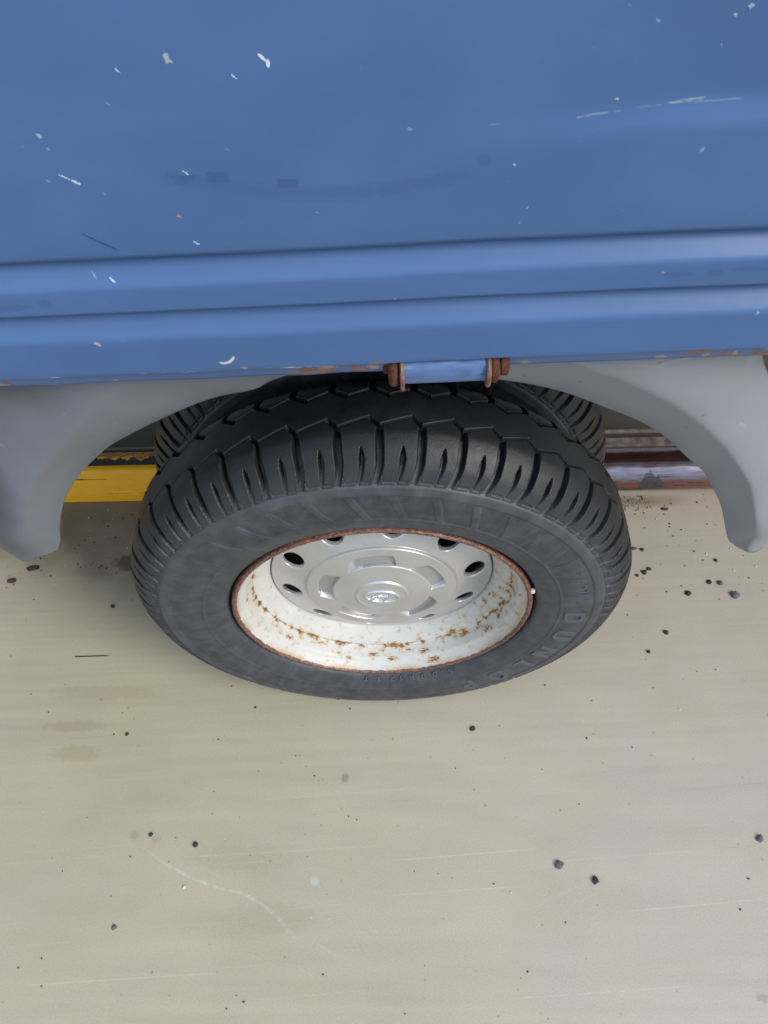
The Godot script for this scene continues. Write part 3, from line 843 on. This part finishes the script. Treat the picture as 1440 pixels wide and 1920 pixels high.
func tyre_mesh() -> ArrayMesh:
	var zc := 0.005
	var front := smooth_curve([Vector2(0.2820, 0.0), Vector2(0.2819, 0.0070), Vector2(0.2815, 0.0215)], 0.0006)
	front.resize(front.size() - 1)
	front += smooth_curve([Vector2(0.2815, 0.0215), Vector2(0.2803, 0.0280), Vector2(0.2752, 0.0382), Vector2(0.2690, 0.0458), Vector2(0.2625, 0.0522), Vector2(0.2550, 0.0566), Vector2(0.2478, 0.0592)], 0.0010)
	var n_tread := front.size()
	var side := smooth_curve([Vector2(0.2478, 0.0592), Vector2(0.2472, 0.0586), Vector2(0.2464, 0.0594), Vector2(0.2455, 0.0606), Vector2(0.2410, 0.0617), Vector2(0.2362, 0.0626), Vector2(0.2352, 0.0622), Vector2(0.2345, 0.0616), Vector2(0.2330, 0.0622), Vector2(0.2240, 0.0640), Vector2(0.2150, 0.0645), Vector2(0.2060, 0.0638), Vector2(0.2008, 0.0630), Vector2(0.2000, 0.0636), Vector2(0.1990, 0.0636), Vector2(0.1982, 0.0627), Vector2(0.1900, 0.0612), Vector2(0.1800, 0.0578), Vector2(0.1762, 0.0560), Vector2(0.1732, 0.0525), Vector2(0.1716, 0.0470), Vector2(0.1670, 0.0420)], 0.0022)
	var prof := []          # rear bead .. rear tread .. crown .. front tread .. front bead; each (r, z, below)
	var half := []
	for k in n_tread: half.append([front[k], 0.0])
	# how far past the shoulder: 0 at z = 0.0478, 1 at the last tread sample
	var first := 0
	for k in n_tread:
		if front[k].y < 0.0470: first = k
	for k in n_tread: half[k][1] = float(k - first) / (n_tread - 1 - first) if k > first else -1.0
	for p in [Vector2(0.160, -0.042), Vector2(0.172, -0.054), Vector2(0.19, -0.0612), Vector2(0.215, -0.0645), Vector2(0.235, -0.062)]: prof.append([p, 2.0])
	for k in range(n_tread - 1, 0, -1): prof.append([Vector2(half[k][0].x, -half[k][0].y), half[k][1]])
	var i0 := prof.size()
	for k in n_tread: prof.append([half[k][0], half[k][1]])
	for k in range(1, side.size()): prof.append([side[k], 3.0])
	var nv := prof.size()
	# outward normals of the profile
	var nr := []
	for j in nv:
		var d: Vector2 = prof[mini(j + 1, nv - 1)][0] - prof[maxi(j - 1, 0)][0]
		nr.append(Vector2(d.y, -d.x).normalized())
	var per := 48
	var pitch := PackedFloat32Array()
	for i in per:
		for j in nv:
			var b: float = prof[j][1]
			pitch.append(tread_depth(float(i) / per, prof[j][0].y, b) if b < 1.5 else 0.0)
	var count := 47 * per
	var P := PackedVector3Array()
	var C := PackedColorArray()
	P.resize((count + 1) * nv)
	C.resize((count + 1) * nv)
	for i in count + 1:
		var deg := 87.77 - 360.0 * i / count
		var a := deg_to_rad(deg)
		var ca := cos(a)
		var sa := sin(a)
		var dm := fposmod(deg + 180.0, 360.0) - 180.0
		for j in nv:
			var p: Vector2 = prof[j][0]
			var b: float = prof[j][1]
			var d := pitch[(i % per) * nv + j]
			var tone := 0.6
			if b > 2.5:
				tone = 0.82 + 0.15 * smoothstep(0.236, 0.24, p.x)
				if p.x < 0.2330 and p.x > 0.2012 and (dm > 30.0 or dm < -62.0):
					var q := fposmod(dm - 83.2 - (p.x - 0.215) * 110.0, 9.72)
					q = minf(q, 9.72 - q)
					var inside := smoothstep(0.85, 1.15, q) * smoothstep(0.2332, 0.2318, p.x) * smoothstep(0.2010, 0.2025, p.x)
					var seen := 0.5 + 0.5 * smoothstep(-0.15, 0.25, noise.get_noise_2d(ca * 1.1, sa * 1.1 + 3.0) + 0.2 * sa)
					d += 0.0008 * inside * seen
					tone -= 0.11 * inside * seen  # fine shading of the knurled panels put into the tone
			elif b < 1.5:
				# tread darkened for the shade there; pale dust rubbed into the shoulder mould lines
				tone = 0.15 + 0.42 * clampf(b, 0.0, 1.0) + d * 60.0 * clampf(b - 0.2, 0.0, 1.0)
			var r: float = p.x - nr[j].x * d
			var z: float = p.y - nr[j].y * d + zc
			var x := ca * r
			var y := sa * r
			if y < -0.17:
				z += signf(p.y) * 0.001 * smoothstep(-0.17, -0.26, y)
			y = maxf(y, GROUND + 0.0004)
			P[i * nv + j] = Vector3(x, y, z)
			var g := tone * (1.0 + 0.22 * noise.get_noise_3d(x * 14.0, y * 14.0, z * 30.0))
			if b > 2.5: g *= 1.0 + 0.22 * noise.get_noise_3d(ca * 32.0, sa * 32.0, p.x * 30.0) + 0.12 * noise.get_noise_3d(ca * 6.0, sa * 6.0, p.x * 160.0)
			C[i * nv + j] = Color(g, g, g * 1.01)
	return grid(P, count + 1, nv, PackedVector2Array(), C, true, true)


func build_rim(w: Node3D) -> void:
	var im := mottled(512, 64, Color(0.745, 0.742, 0.722), 0.03, 0.04, 0.08, 0.02, 4.0)
	im.resize(2048, 512, Image.INTERPOLATE_CUBIC)
	var ctrl := [Vector2(0.1665, 0.0500), Vector2(0.1690, 0.0520), Vector2(0.1694, 0.0565), Vector2(0.1688, 0.0592), Vector2(0.1672, 0.0604), Vector2(0.1652, 0.0600), Vector2(0.1638, 0.0582), Vector2(0.1618, 0.0535), Vector2(0.1585, 0.0480), Vector2(0.1558, 0.0450), Vector2(0.1545, 0.0420), Vector2(0.1535, 0.0380), Vector2(0.1515, 0.0310), Vector2(0.1506, 0.0285), Vector2(0.1492, 0.0272), Vector2(0.1472, 0.0262), Vector2(0.1410, 0.0205), Vector2(0.1330, 0.0125), Vector2(0.1305, 0.0080), Vector2(0.1295, 0.0000), Vector2(0.1290, -0.0300)]
	var prof := smooth_curve(ctrl, 0.0011)
	var acc := [0.0]
	for j in range(1, prof.size()): acc.append(acc[-1] + prof[j].distance_to(prof[j - 1]))
	var L: float = acc[-1]
	# v of a profile radius on the inner side
	var v_of := func(r: float) -> float:
		for j in prof.size():
			if prof[j].y < 0.058 and acc[j] > 0.015 and prof[j].x <= r: return acc[j] / L * 512.0
		return 511.0
	var v_lip: float = v_of.call(0.1638)
	var halo := Color(0.68, 0.58, 0.42)
	var rust := Color(0.47, 0.325, 0.19)
	var v_ledge: float = v_of.call(0.1496)
	# u runs round from the top of the wheel, where the lip hides the joint
	for x in 2048:
		var deg := fposmod(x / 2048.0 * 360.0 + 90.0 + 180.0, 360.0) - 180.0
		var a := deg_to_rad(deg)
		var cx := cos(a)
		var cy := sin(a)
		var edge := v_lip + noise.get_noise_2d(cx * 14.0, cy * 14.0 + 5.0) * 5.0 + noise.get_noise_2d(cx * 60.0, cy * 60.0 + 8.0) * 3.0
		var low := smoothstep(0.35, -0.1, cy)
		var right := smoothstep(-75.0, -25.0, deg) * smoothstep(80.0, 40.0, deg)
		var film := clampf(0.42 + noise.get_noise_2d(cx * 3.0, cy * 3.0 + 22.0) * 1.6 + 0.45 * right, 0.0, 1.0)
		for y in range(0, 470):
			var col := im.get_pixel(x, y)
			var n1 := noise.get_noise_3d(cx * 11.0, cy * 11.0, y * 0.022)
			var n2 := noise.get_noise_3d(cx * 34.0, cy * 34.0, y * 0.055 + 40.0)
			var n3 := noise.get_noise_3d(cx * 90.0, cy * 90.0, y * 0.16 + 90.0)
			# yellowed film near the lip and over the right flank
			col = col.lerp(Color(0.66, 0.52, 0.32), 0.5 * film * smoothstep(edge + 34.0, edge, float(y)))
			col = col.lerp(Color(0.66, 0.61, 0.50), right * 0.42 * (0.7 + n1))
			# rust that creeps out of the ledge joint and runs both ways
			var away := (y - v_ledge)
			var bias := 0.30 * exp(-absf(away) / (30.0 if away < 0.0 else 12.0)) + 0.06 * right
			var field := n1 * 1.0 + n2 * 0.22 + n3 * 0.08 + bias * 1.9 + 0.10 * low - 0.30
			col = col.lerp(halo, 0.75 * smoothstep(0.02, 0.50, field))
			col = col.lerp(rust.lerp(Color(0.38, 0.22, 0.12), clampf(n3 + 0.4, 0.0, 1.0)), 0.92 * smoothstep(0.42, 0.66, field))
			# dark joint line
			col = col.lerp(Color(0.42, 0.34, 0.25), (1.0 - minf(absf(away) / 4.5, 1.0)) * 0.6 * clampf(0.6 + n1, 0.0, 1.0))
			# the lip itself
			var rc := Color(0.33, 0.215, 0.18).lerp(Color(0.54, 0.385, 0.32), clampf(n2 * 0.9 + n3 * 0.9 + 0.42, 0.0, 1.0))
			rc = rc.lerp(Color(0.62, 0.53, 0.48), smoothstep(0.42, 0.6, n3 + n2 * 0.4))
			col = col.lerp(rc, smoothstep(edge + 1.5, edge - 3.0, float(y)))
			im.set_pixel(x, y, col)
	var spots := [[-153, 0.15, 5], [-142, 0.154, 6], [-130, 0.150, 7], [-109, 0.156, 5], [-97, 0.154, 7], [-87, 0.150, 9], [-88, 0.156, 6], [-72, 0.154, 7], [-55, 0.147, 8], [-49, 0.152, 8], [-68, 0.1605, 9], [-35, 0.154, 7], [-2, 0.152, 8], [-19, 0.136, 4], [-9, 0.141, 4], [8, 0.151, 6], [176, 0.155, 4]]
	for q in spots:
		var x := fposmod(q[0] - 90.0, 360.0) / 360.0 * 2048.0
		var y: float = v_of.call(q[1])
		blot(im, x, y, q[2] * 3.0, q[2] * 3.0, 0.3, halo, 0.5, 0.0, 0.05, 1.1)
		blot(im, x, y, q[2] * 1.9, q[2] * 2.1, 0.5, rust, 0.9, 0.35, 0.09, 1.3)
	for k in 130:
		var x := rng.randf() * 2048.0
		var y := rng.randf_range(v_lip + 8, 440)
		blot(im, x, y, rng.randf_range(1, 2.6), rng.randf_range(1, 2.5), 0, Color(0.36, 0.31, 0.26) if k % 3 else rust, rng.randf_range(0.3, 0.8), 0.4, 0.2, 0.3)
	var P := PackedVector3Array()
	var UV := PackedVector2Array()
	var seg := 256
	for i in seg + 1:
		var a := TAU * i / seg + PI / 2
		for j in prof.size():
			var wob: float = noise.get_noise_2d(cos(a) * 40.0 + j, sin(a) * 40.0) * (0.0007 if acc[j] < 0.017 else 0.0)
			P.append(Vector3(cos(a) * (prof[j].x + wob), sin(a) * (prof[j].x + wob), prof[j].y + wob))
			UV.append(Vector2(float(i) / seg, acc[j] / L))
	var m := mat(Color(1, 1, 1), 0.5, 0.0, 0.5)
	m.albedo_texture = tex(im)
	put("rim", grid(P, seg + 1, prof.size(), UV, PackedColorArray(), true, false), m, w)
	put("wheel_disc", lathe([Vector2(0.129, -0.028), Vector2(0.09, -0.024), Vector2(0.0001, -0.024)], 48), M.dark_steel, w)
	put("balance_weight", bevel_box(Vector3(0.005, 0.006, 0.005), 0.0012, Vector3(0.1660, 0.0385, 0.0590)), M.speck_pale, w)


func cover_point(a: float, r: float) -> Vector3:
	# the cover's cone with a soft swell beside the raised centre
	var t := clampf((r - 0.0885) / (0.1275 - 0.0885), 0.0, 1.0)
	var z := lerpf(0.0248, 0.0100, t) - 0.0012 * sin(t * PI)
	return Vector3(cos(a) * r, sin(a) * r, z)


func build_cover(w: Node3D) -> void:
	# outer cone with ten holes; each sector is meshed as rings from the hole outwards
	var cone := SurfaceTool.new()
	cone.begin(Mesh.PRIMITIVE_TRIANGLES)
	var r0 := 0.0885
	var r1 := 0.1275
	var rh := 0.1085
	var sec := TAU / 10.0
	var nk := 48
	for s in 10:
		var ac := deg_to_rad(81.0) + sec * s
		var P := PackedVector3Array()
		var N := PackedVector3Array()
		var rings := 9
		for ring in rings:
			for k in nk + 1:
				var th := TAU * k / nk
				# on the hole: ellipse; on the border: the sector's rectangle in (angle, radius)
				var ex := cos(th) * 0.0138 / rh
				var ey := sin(th) * 0.0125
				var bx := cos(th)
				var by := sin(th)
				var kk := minf((sec / 2.0) / maxf(absf(bx) * (sec / 2.0) * 1.0, 1e-6), 1e9)
				# scale the direction to the rectangle
				var hx := sec / 2.0
				var up := (r1 - rh) if by > 0.0 else (rh - r0)
				var sx := absf(bx)
				var sy := absf(by)
				kk = 1.0 / maxf(sx, sy)
				var ox := bx * kk * hx
				var oy := by * kk * up
				var p: Vector3
				if ring < 3:
					# rolled wall going inwards
					var q: float = [1.0, 1.0, 0.97][2 - ring]
					var deep: float = [0.0050, 0.0012, 0.0][ring]
					var grow: float = [0.93, 0.955, 1.0][ring]
					p = cover_point(ac + ex * grow, rh + ey * grow) - Vector3(0, 0, deep * q)
				else:
					var f := (ring - 2) / float(rings - 3)
					f = f * f * 0.6 + f * 0.4
					p = cover_point(ac + lerpf(ex, ox, f), rh + lerpf(ey, oy, f))
				P.append(p)
		# normals by differences
		for ring in rings:
			for k in nk + 1:
				var du := P[ring * (nk + 1) + (k + 1) % nk] - P[ring * (nk + 1) + (k - 1 + nk) % nk]
				var dv := P[mini(ring + 1, rings - 1) * (nk + 1) + k] - P[maxi(ring - 1, 0) * (nk + 1) + k]
				var n := du.cross(dv).normalized()
				if n.z < -0.3: n = -n
				if ring >= 4:
					var pp := P[ring * (nk + 1) + k]
					var rr := Vector2(pp.x, pp.y).length()
					var an := atan2(pp.y, pp.x)
					var e := 0.0008
					var tang := Vector3(-sin(an), cos(an), 0)
					var rad := cover_point(an, rr + e) - cover_point(an, rr - e)
					n = rad.cross(tang).normalized()
				N.append(n)
		for ring in rings - 1:
			for k in nk:
				var a := ring * (nk + 1) + k
				var b := a + nk + 1
				for ix in [a, b, b + 1, a, b + 1, a + 1]:
					cone.set_normal(N[ix])
					cone.add_vertex(P[ix])
	var st := SurfaceTool.new()
	st.begin(Mesh.PRIMITIVE_TRIANGLES)
	cone.index()
	st.append_from(cone.commit(), 0, Transform3D())
	var cap_m: StandardMaterial3D = M.silver.duplicate()
	cap_m.vertex_color_use_as_albedo = true
	# rim of the cover, and the raised centre with five windmill recesses
	var edge := [Vector2(0.1275, 0.0100), Vector2(0.1287, 0.0092), Vector2(0.1290, 0.0080), Vector2(0.1290, 0.0020)]
	st.append_from(lathe(edge, 128, true), 0, Transform3D())
	var na := 720
	var rs := [0.0885, 0.0882, 0.0878, 0.0874, 0.0871, 0.0866, 0.0861, 0.0855]
	var zs := [0.0248, 0.0245, 0.0245, 0.0250, 0.0266, 0.0280, 0.0286, 0.0287]
	for k in 44:
		var r := lerpf(0.0850, 0.0575, k / 43.0)
		rs.append(r)
		zs.append(lerpf(0.0287, 0.0306, k / 43.0))
	for q in [[0.0571, 0.0308], [0.0567, 0.0311], [0.0562, 0.0318], [0.0555, 0.0322], [0.0545, 0.0324], [0.050, 0.0332], [0.044, 0.0343], [0.038, 0.0354], [0.034, 0.0358], [0.0322, 0.0357], [0.0314, 0.0356], [0.0308, 0.0360], [0.0304, 0.0372], [0.0299, 0.0379], [0.0292, 0.0382], [0.0284, 0.0382], [0.0278, 0.0378], [0.0272, 0.0376], [0.020, 0.0377], [0.010, 0.0378], [0.0001, 0.0378]]:
		rs.append(q[0])
		zs.append(q[1])
	var P2 := PackedVector3Array()
	var C2 := PackedColorArray()
	for i in na + 1:
		var deg := 360.0 * i / na
		var a := deg_to_rad(deg)
		var loc := fposmod(deg - 96.0 + 36.0, 72.0) - 36.0
		for j in rs.size():
			var r: float = rs[j]
			var d := 0.0
			if r > 0.0567 and r < 0.0762:
				var f := clampf((r - 0.057) / (0.073 - 0.057), 0.0, 1.0)
				var cw := lerpf(-24.0, -18.0, f)
				var cc0 := lerpf(21.0, 17.5, f)
				var cc1 := lerpf(33.0, 19.5, f)
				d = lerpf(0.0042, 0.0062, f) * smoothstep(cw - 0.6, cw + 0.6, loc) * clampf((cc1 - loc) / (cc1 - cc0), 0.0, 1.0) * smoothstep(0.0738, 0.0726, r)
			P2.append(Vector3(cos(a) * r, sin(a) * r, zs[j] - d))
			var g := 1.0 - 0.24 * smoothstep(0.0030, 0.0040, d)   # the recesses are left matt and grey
			C2.append(Color(g, g, g))
	put("wheel_cover", st.commit(), M.silver, w)
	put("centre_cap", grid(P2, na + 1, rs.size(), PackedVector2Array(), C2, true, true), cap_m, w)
	# badge: an oval ring with a slanted letter H inside
	var b := SurfaceTool.new()
	b.begin(Mesh.PRIMITIVE_TRIANGLES)
	var ring_pts := []
	for k in 49:
		var a := TAU * k / 48.0
		ring_pts.append(Vector3(cos(a) * 0.0195, sin(a) * 0.0108, 0.0))
	ribbon(b, ring_pts, func(t: float) -> float: return 0.0017 + 0.0009 * sin(t * TAU), 0.0024)
	ribbon(b, [Vector3(-0.0115, -0.0082, 0), Vector3(-0.0080, -0.0040, 0), Vector3(-0.0055, 0.0015, 0), Vector3(-0.0040, 0.0098, 0)], func(t: float) -> float: return 0.0019 + 0.0008 * cos(t * PI), 0.0026)
	ribbon(b, [Vector3(0.0035, -0.0100, 0), Vector3(0.0058, -0.0030, 0), Vector3(0.0085, 0.0030, 0), Vector3(0.0120, 0.0080, 0)], func(t: float) -> float: return 0.0019 - 0.0008 * cos(t * PI), 0.0026)
	ribbon(b, [Vector3(-0.0065, -0.0022, 0), Vector3(-0.002, 0.0004, 0), Vector3(0.002, 0.0006, 0), Vector3(0.0070, 0.0022, 0)], func(t: float) -> float: return 0.0023, 0.0027)
	var o := put("badge", b.commit(), M.bright_silver, w)
	o.position = Vector3(0, 0, 0.0376)
	o.rotation.z = deg_to_rad(-10.0)


# A half-round raised ribbon along points in the xy plane
func ribbon(st: SurfaceTool, pts: Array, width: Callable, height: float) -> void:
	var P := PackedVector3Array()
	var n := pts.size()
	for i in n:
		var d: Vector3 = (pts[mini(i + 1, n - 1)] - pts[maxi(i - 1, 0)]).normalized()
		if pts[0].distance_to(pts[-1]) < 1e-5 and (i == 0 or i == n - 1): d = (pts[1] - pts[n - 2]).normalized()
		var s := Vector3(d.y, -d.x, 0)
		var hw: float = width.call(float(i) / (n - 1))
		for j in 9:
			var a := PI * j / 8.0
			P.append(pts[i] - s * cos(a) * hw + Vector3(0, 0, sin(a) * height))
	st.append_from(grid(P, n, 9, PackedVector2Array(), PackedColorArray(), false, true), 0, Transform3D())


func build_letters(w: Node3D) -> void:
	var font := SystemFont.new()
	font.font_names = PackedStringArray(["Droid Sans"])
	font.font_weight = 700
	var words := [
		["lettering", [["D", -2.0], ["U", -14.0], ["N", -26.5], ["L", -37.5], ["O", -49.0], ["P", -61.0]], 0.2050, 0.0225, 0.0690, 1.25, 3.0],
		["lettering", [["R", 22.5], ["A", 19.2], ["D", 15.8], ["I", 13.2], ["A", 10.6], ["L", 7.6]], 0.2185, 0.0095, 0.0684, 1.0, 6.0],
		["lettering", [["5", -63.0], [".", -66.3], ["0", -70.0], ["0", -75.0], ["R", -80.3], ["1", -84.4], ["2", -88.3], ["L", -94.8], ["T", -99.6]], 0.1745, 0.0075, 0.0612, 1.1, 27.0]]
	for q in words:
		var st := SurfaceTool.new()
		st.begin(Mesh.PRIMITIVE_TRIANGLES)
		for e in q[1]:
			var tm := TextMesh.new()
			tm.text = e[0]
			tm.font = font
			tm.font_size = 64
			tm.pixel_size = 0.01
			tm.depth = 0.12
			tm.curve_step = 2.0
			tm.horizontal_alignment = HORIZONTAL_ALIGNMENT_CENTER
			tm.vertical_alignment = VERTICAL_ALIGNMENT_BOTTOM
			var box := tm.get_aabb()
			var cap := 0.457
			var k: float = q[3] / cap
			var a := deg_to_rad(e[1])
			var out := Vector3(cos(a), sin(a), 0)
			var right := Vector3(sin(a), -cos(a), 0)
			# lean with the sidewall: outwards text climbs or falls along z
			var lean := deg_to_rad(q[6])
			var up := out * cos(lean) + Vector3(0, 0, sin(lean))
			var fwd := right.cross(up)
			var bs := Basis(right * k * q[5], up * k, fwd * 0.015)
			var low := 0.0
			var at: Vector3 = out * q[2] + Vector3(0, 0, q[4])
			var xf := Transform3D(bs, at) * Transform3D(Basis(), Vector3(-box.position.x - box.size.x / 2, (0.0 if e[0] == "." else -box.position.y) + low - (box.position.y if e[0] == "." else 0.0), 0))
			st.append_from(tm, 0, xf)
		var o := put(q[0], st.commit(), M.letter, w)
		tag(o, ["raised letters DUNLOP on the tyre wall", "raised letters RADIAL on the tyre wall", "raised size marking on the tyre wall beside the rim"][words.find(q)])


# ---------------------------------------------------------------- crumbs on the floor
func crumb(rx: float, ry: float, rz: float, seed_: int) -> ArrayMesh:
	var P := PackedVector3Array()
	var nu := 9
	var nv := 6
	for i in nu + 1:
		var a := TAU * (i % nu) / nu
		for j in nv:
			var e := lerpf(-PI / 2, PI / 2, float(j) / (nv - 1))
			var d := Vector3(cos(a) * cos(e), sin(e), sin(a) * cos(e))
			var k := 1.0 + 0.55 * noise.get_noise_3d(d.x * 1.3 + seed_ * 7.0, d.y * 1.3, d.z * 1.3)
			P.append(Vector3(d.x * rx, maxf(d.y * ry, -ry * 0.55), d.z * rz) * k)
	return grid(P, nu + 1, nv, PackedVector2Array(), PackedColorArray(), true, true)


func build_grit() -> void:
	var list := [
		[0.1118, 0.1009, 4.2, 0, "black crumb alone on the floor below the right half of the tyre"],
		[-0.0753, 0.0493, 4.6, 0, "black crumb touching the bottom of the tyre at the floor"],
		[-0.2571, 0.2435, 4.0, 0, "larger of two black crumbs on the floor near the curved pale scuff"],
		[-0.3179, 0.2296, 3.2, 0, "smaller of two black crumbs on the floor near the curved pale scuff"],
		[0.2059, 0.2781, 5.8, 1, "grey domed crumb on the floor, left of a similar darker one"],
		[0.2479, 0.2968, 5.2, 0, "dark round crumb on the floor, lower right of the grey domed one"],
		[0.4075, -0.0361, 4.2, 0, "pointed black crumb on the floor right of the tyre lettering"],
		[0.3756, -0.0064, 3.2, 0, "black crumb nearest the floor beside the lower right of the tyre"],
		[0.3868, -0.1832, 4.0, 2, "long dark crumb on the floor nearest the pipe rail end of the tyre"],
		[0.4014, -0.1806, 3.6, 0, "short dark crumb just right of the long one beside the tyre"],
		[0.3965, -0.1397, 4.6, 0, "middle crumb of the row of three right of the tyre"],
		[0.405, -0.1451, 3.8, 0, "upper crumb of the row of three right of the tyre"],
		[0.3847, -0.1344, 3.0, 0, "lowest crumb of the row of three right of the tyre"],
		[0.4543, -0.0997, 5.0, 0, "round black crumb on the floor, largest between tyre and right mudguard tip"],
		[0.4901, -0.1179, 4.4, 0, "left of two dark crumbs below the right mudguard tip"],
		[0.5064, -0.1154, 5.0, 1, "grey right one of two crumbs below the right mudguard tip"],
		[0.5233, -0.0943, 6.8, 1, "large flat grey crumb at the right below the mudguard tip"],
		[0.5103, -0.1563, 3.4, 0, "dark crumb directly under the tip of the right mudguard"],
		[0.461, 0.2532, 5.0, 1, "pale grey crumb at the right edge of the floor"],
		[-0.577, -0.186, 7.4, 2, "large reddish brown flake on the floor under the left mudguard tip"],
		[-0.6061, -0.1633, 5.6, 2, "smaller reddish brown flake left of the large one"],
		[-0.4318, -0.1113, 3.8, 0, "black crumb on the floor left of the tyre"],
		[0.453, -0.2568, 4.2, 2, "brown crumb on the floor just in front of the pipe rail"],
		[-0.3466, 0.3372, 3.6, 1, "grey crumb at the lower left of the floor below the scuff"],
		[-0.2651, 0.2933, 2.6, 3, "pale crumb on the floor beside the curved scuff"],
		[-0.3736, 0.0942, 3.0, 0, "black crumb on the floor by the brownish tread prints"]]
	var mats := [M.speck, M.speck_grey, M.speck_brown, M.speck_pale]
	for k in list.size():
		var q: Array = list[k]
		var s: float = q[2] * 0.00088
		var long := 1.7 if q[3] == 2 else 1.0
		var o := put("crumb", crumb(s * long, s * (0.35 if s > 0.006 else 0.7), s * (0.8 if q[3] == 2 else 1.0), k), mats[q[3]])
		o.position = Vector3(q[0], GROUND + s * 0.25, q[1])
		o.rotation.y = rng.randf() * 0.8 - 0.6 if q[3] == 2 else rng.randf() * TAU
		tag(o, q[4], "crumb", "crumbs of dirt on the floor")
	# fine grit nobody could count
	var mm := MultiMesh.new()
	mm.transform_format = MultiMesh.TRANSFORM_3D
	mm.use_colors = true
	mm.mesh = crumb(0.001, 0.0007, 0.001, 90)
	var spots := []
	for k in 330:
		var r := rng.randf()
		var x := rng.randf_range(-0.7, 0.7)
		var z := rng.randf_range(-0.28, 0.5)
		if r < 0.25:
			x = 0.385 + absf(rng.randfn(0.0, 0.045)) - 0.015
			z = -0.272 + rng.randfn(0.0, 0.012)
		elif r < 0.5:
			x = rng.randf_range(-0.62, -0.36)
			z = rng.randf_range(-0.3, -0.15)
		elif r < 0.6:
			x = rng.randf_range(0.38, 0.58)
			z = rng.randf_range(-0.285, -0.10)
		var back := -0.297 + 0.022 * x
		if z < back: continue
		spots.append([x, z, rng.randf_range(0.5, 1.5) * (1.0 if r < 0.5 else 1.15), 0 if rng.randf() < 0.86 else 1])
	mm.instance_count = spots.size()
	for k in spots.size():
		var q: Array = spots[k]
		mm.set_instance_transform(k, Transform3D(Basis(Vector3.UP, rng.randf() * TAU).scaled(Vector3(q[2], q[2], q[2] * rng.randf_range(0.6, 1.3))), Vector3(q[0], GROUND + 0.0002, q[1])))
		mm.set_instance_color(k, Color(0.05, 0.045, 0.04) if q[3] == 0 else Color(0.6, 0.57, 0.5))
	var mi := MultiMeshInstance3D.new()
	mi.name = "grit"
	mi.multimesh = mm
	var gm := mat(Color(1, 1, 1), 0.8)
	gm.vertex_color_use_as_albedo = true
	mi.material_override = gm
	add_child(mi)
	tag(mi, "fine dark grit strewn over the floor and along the rails", "grit", "", "stuff")
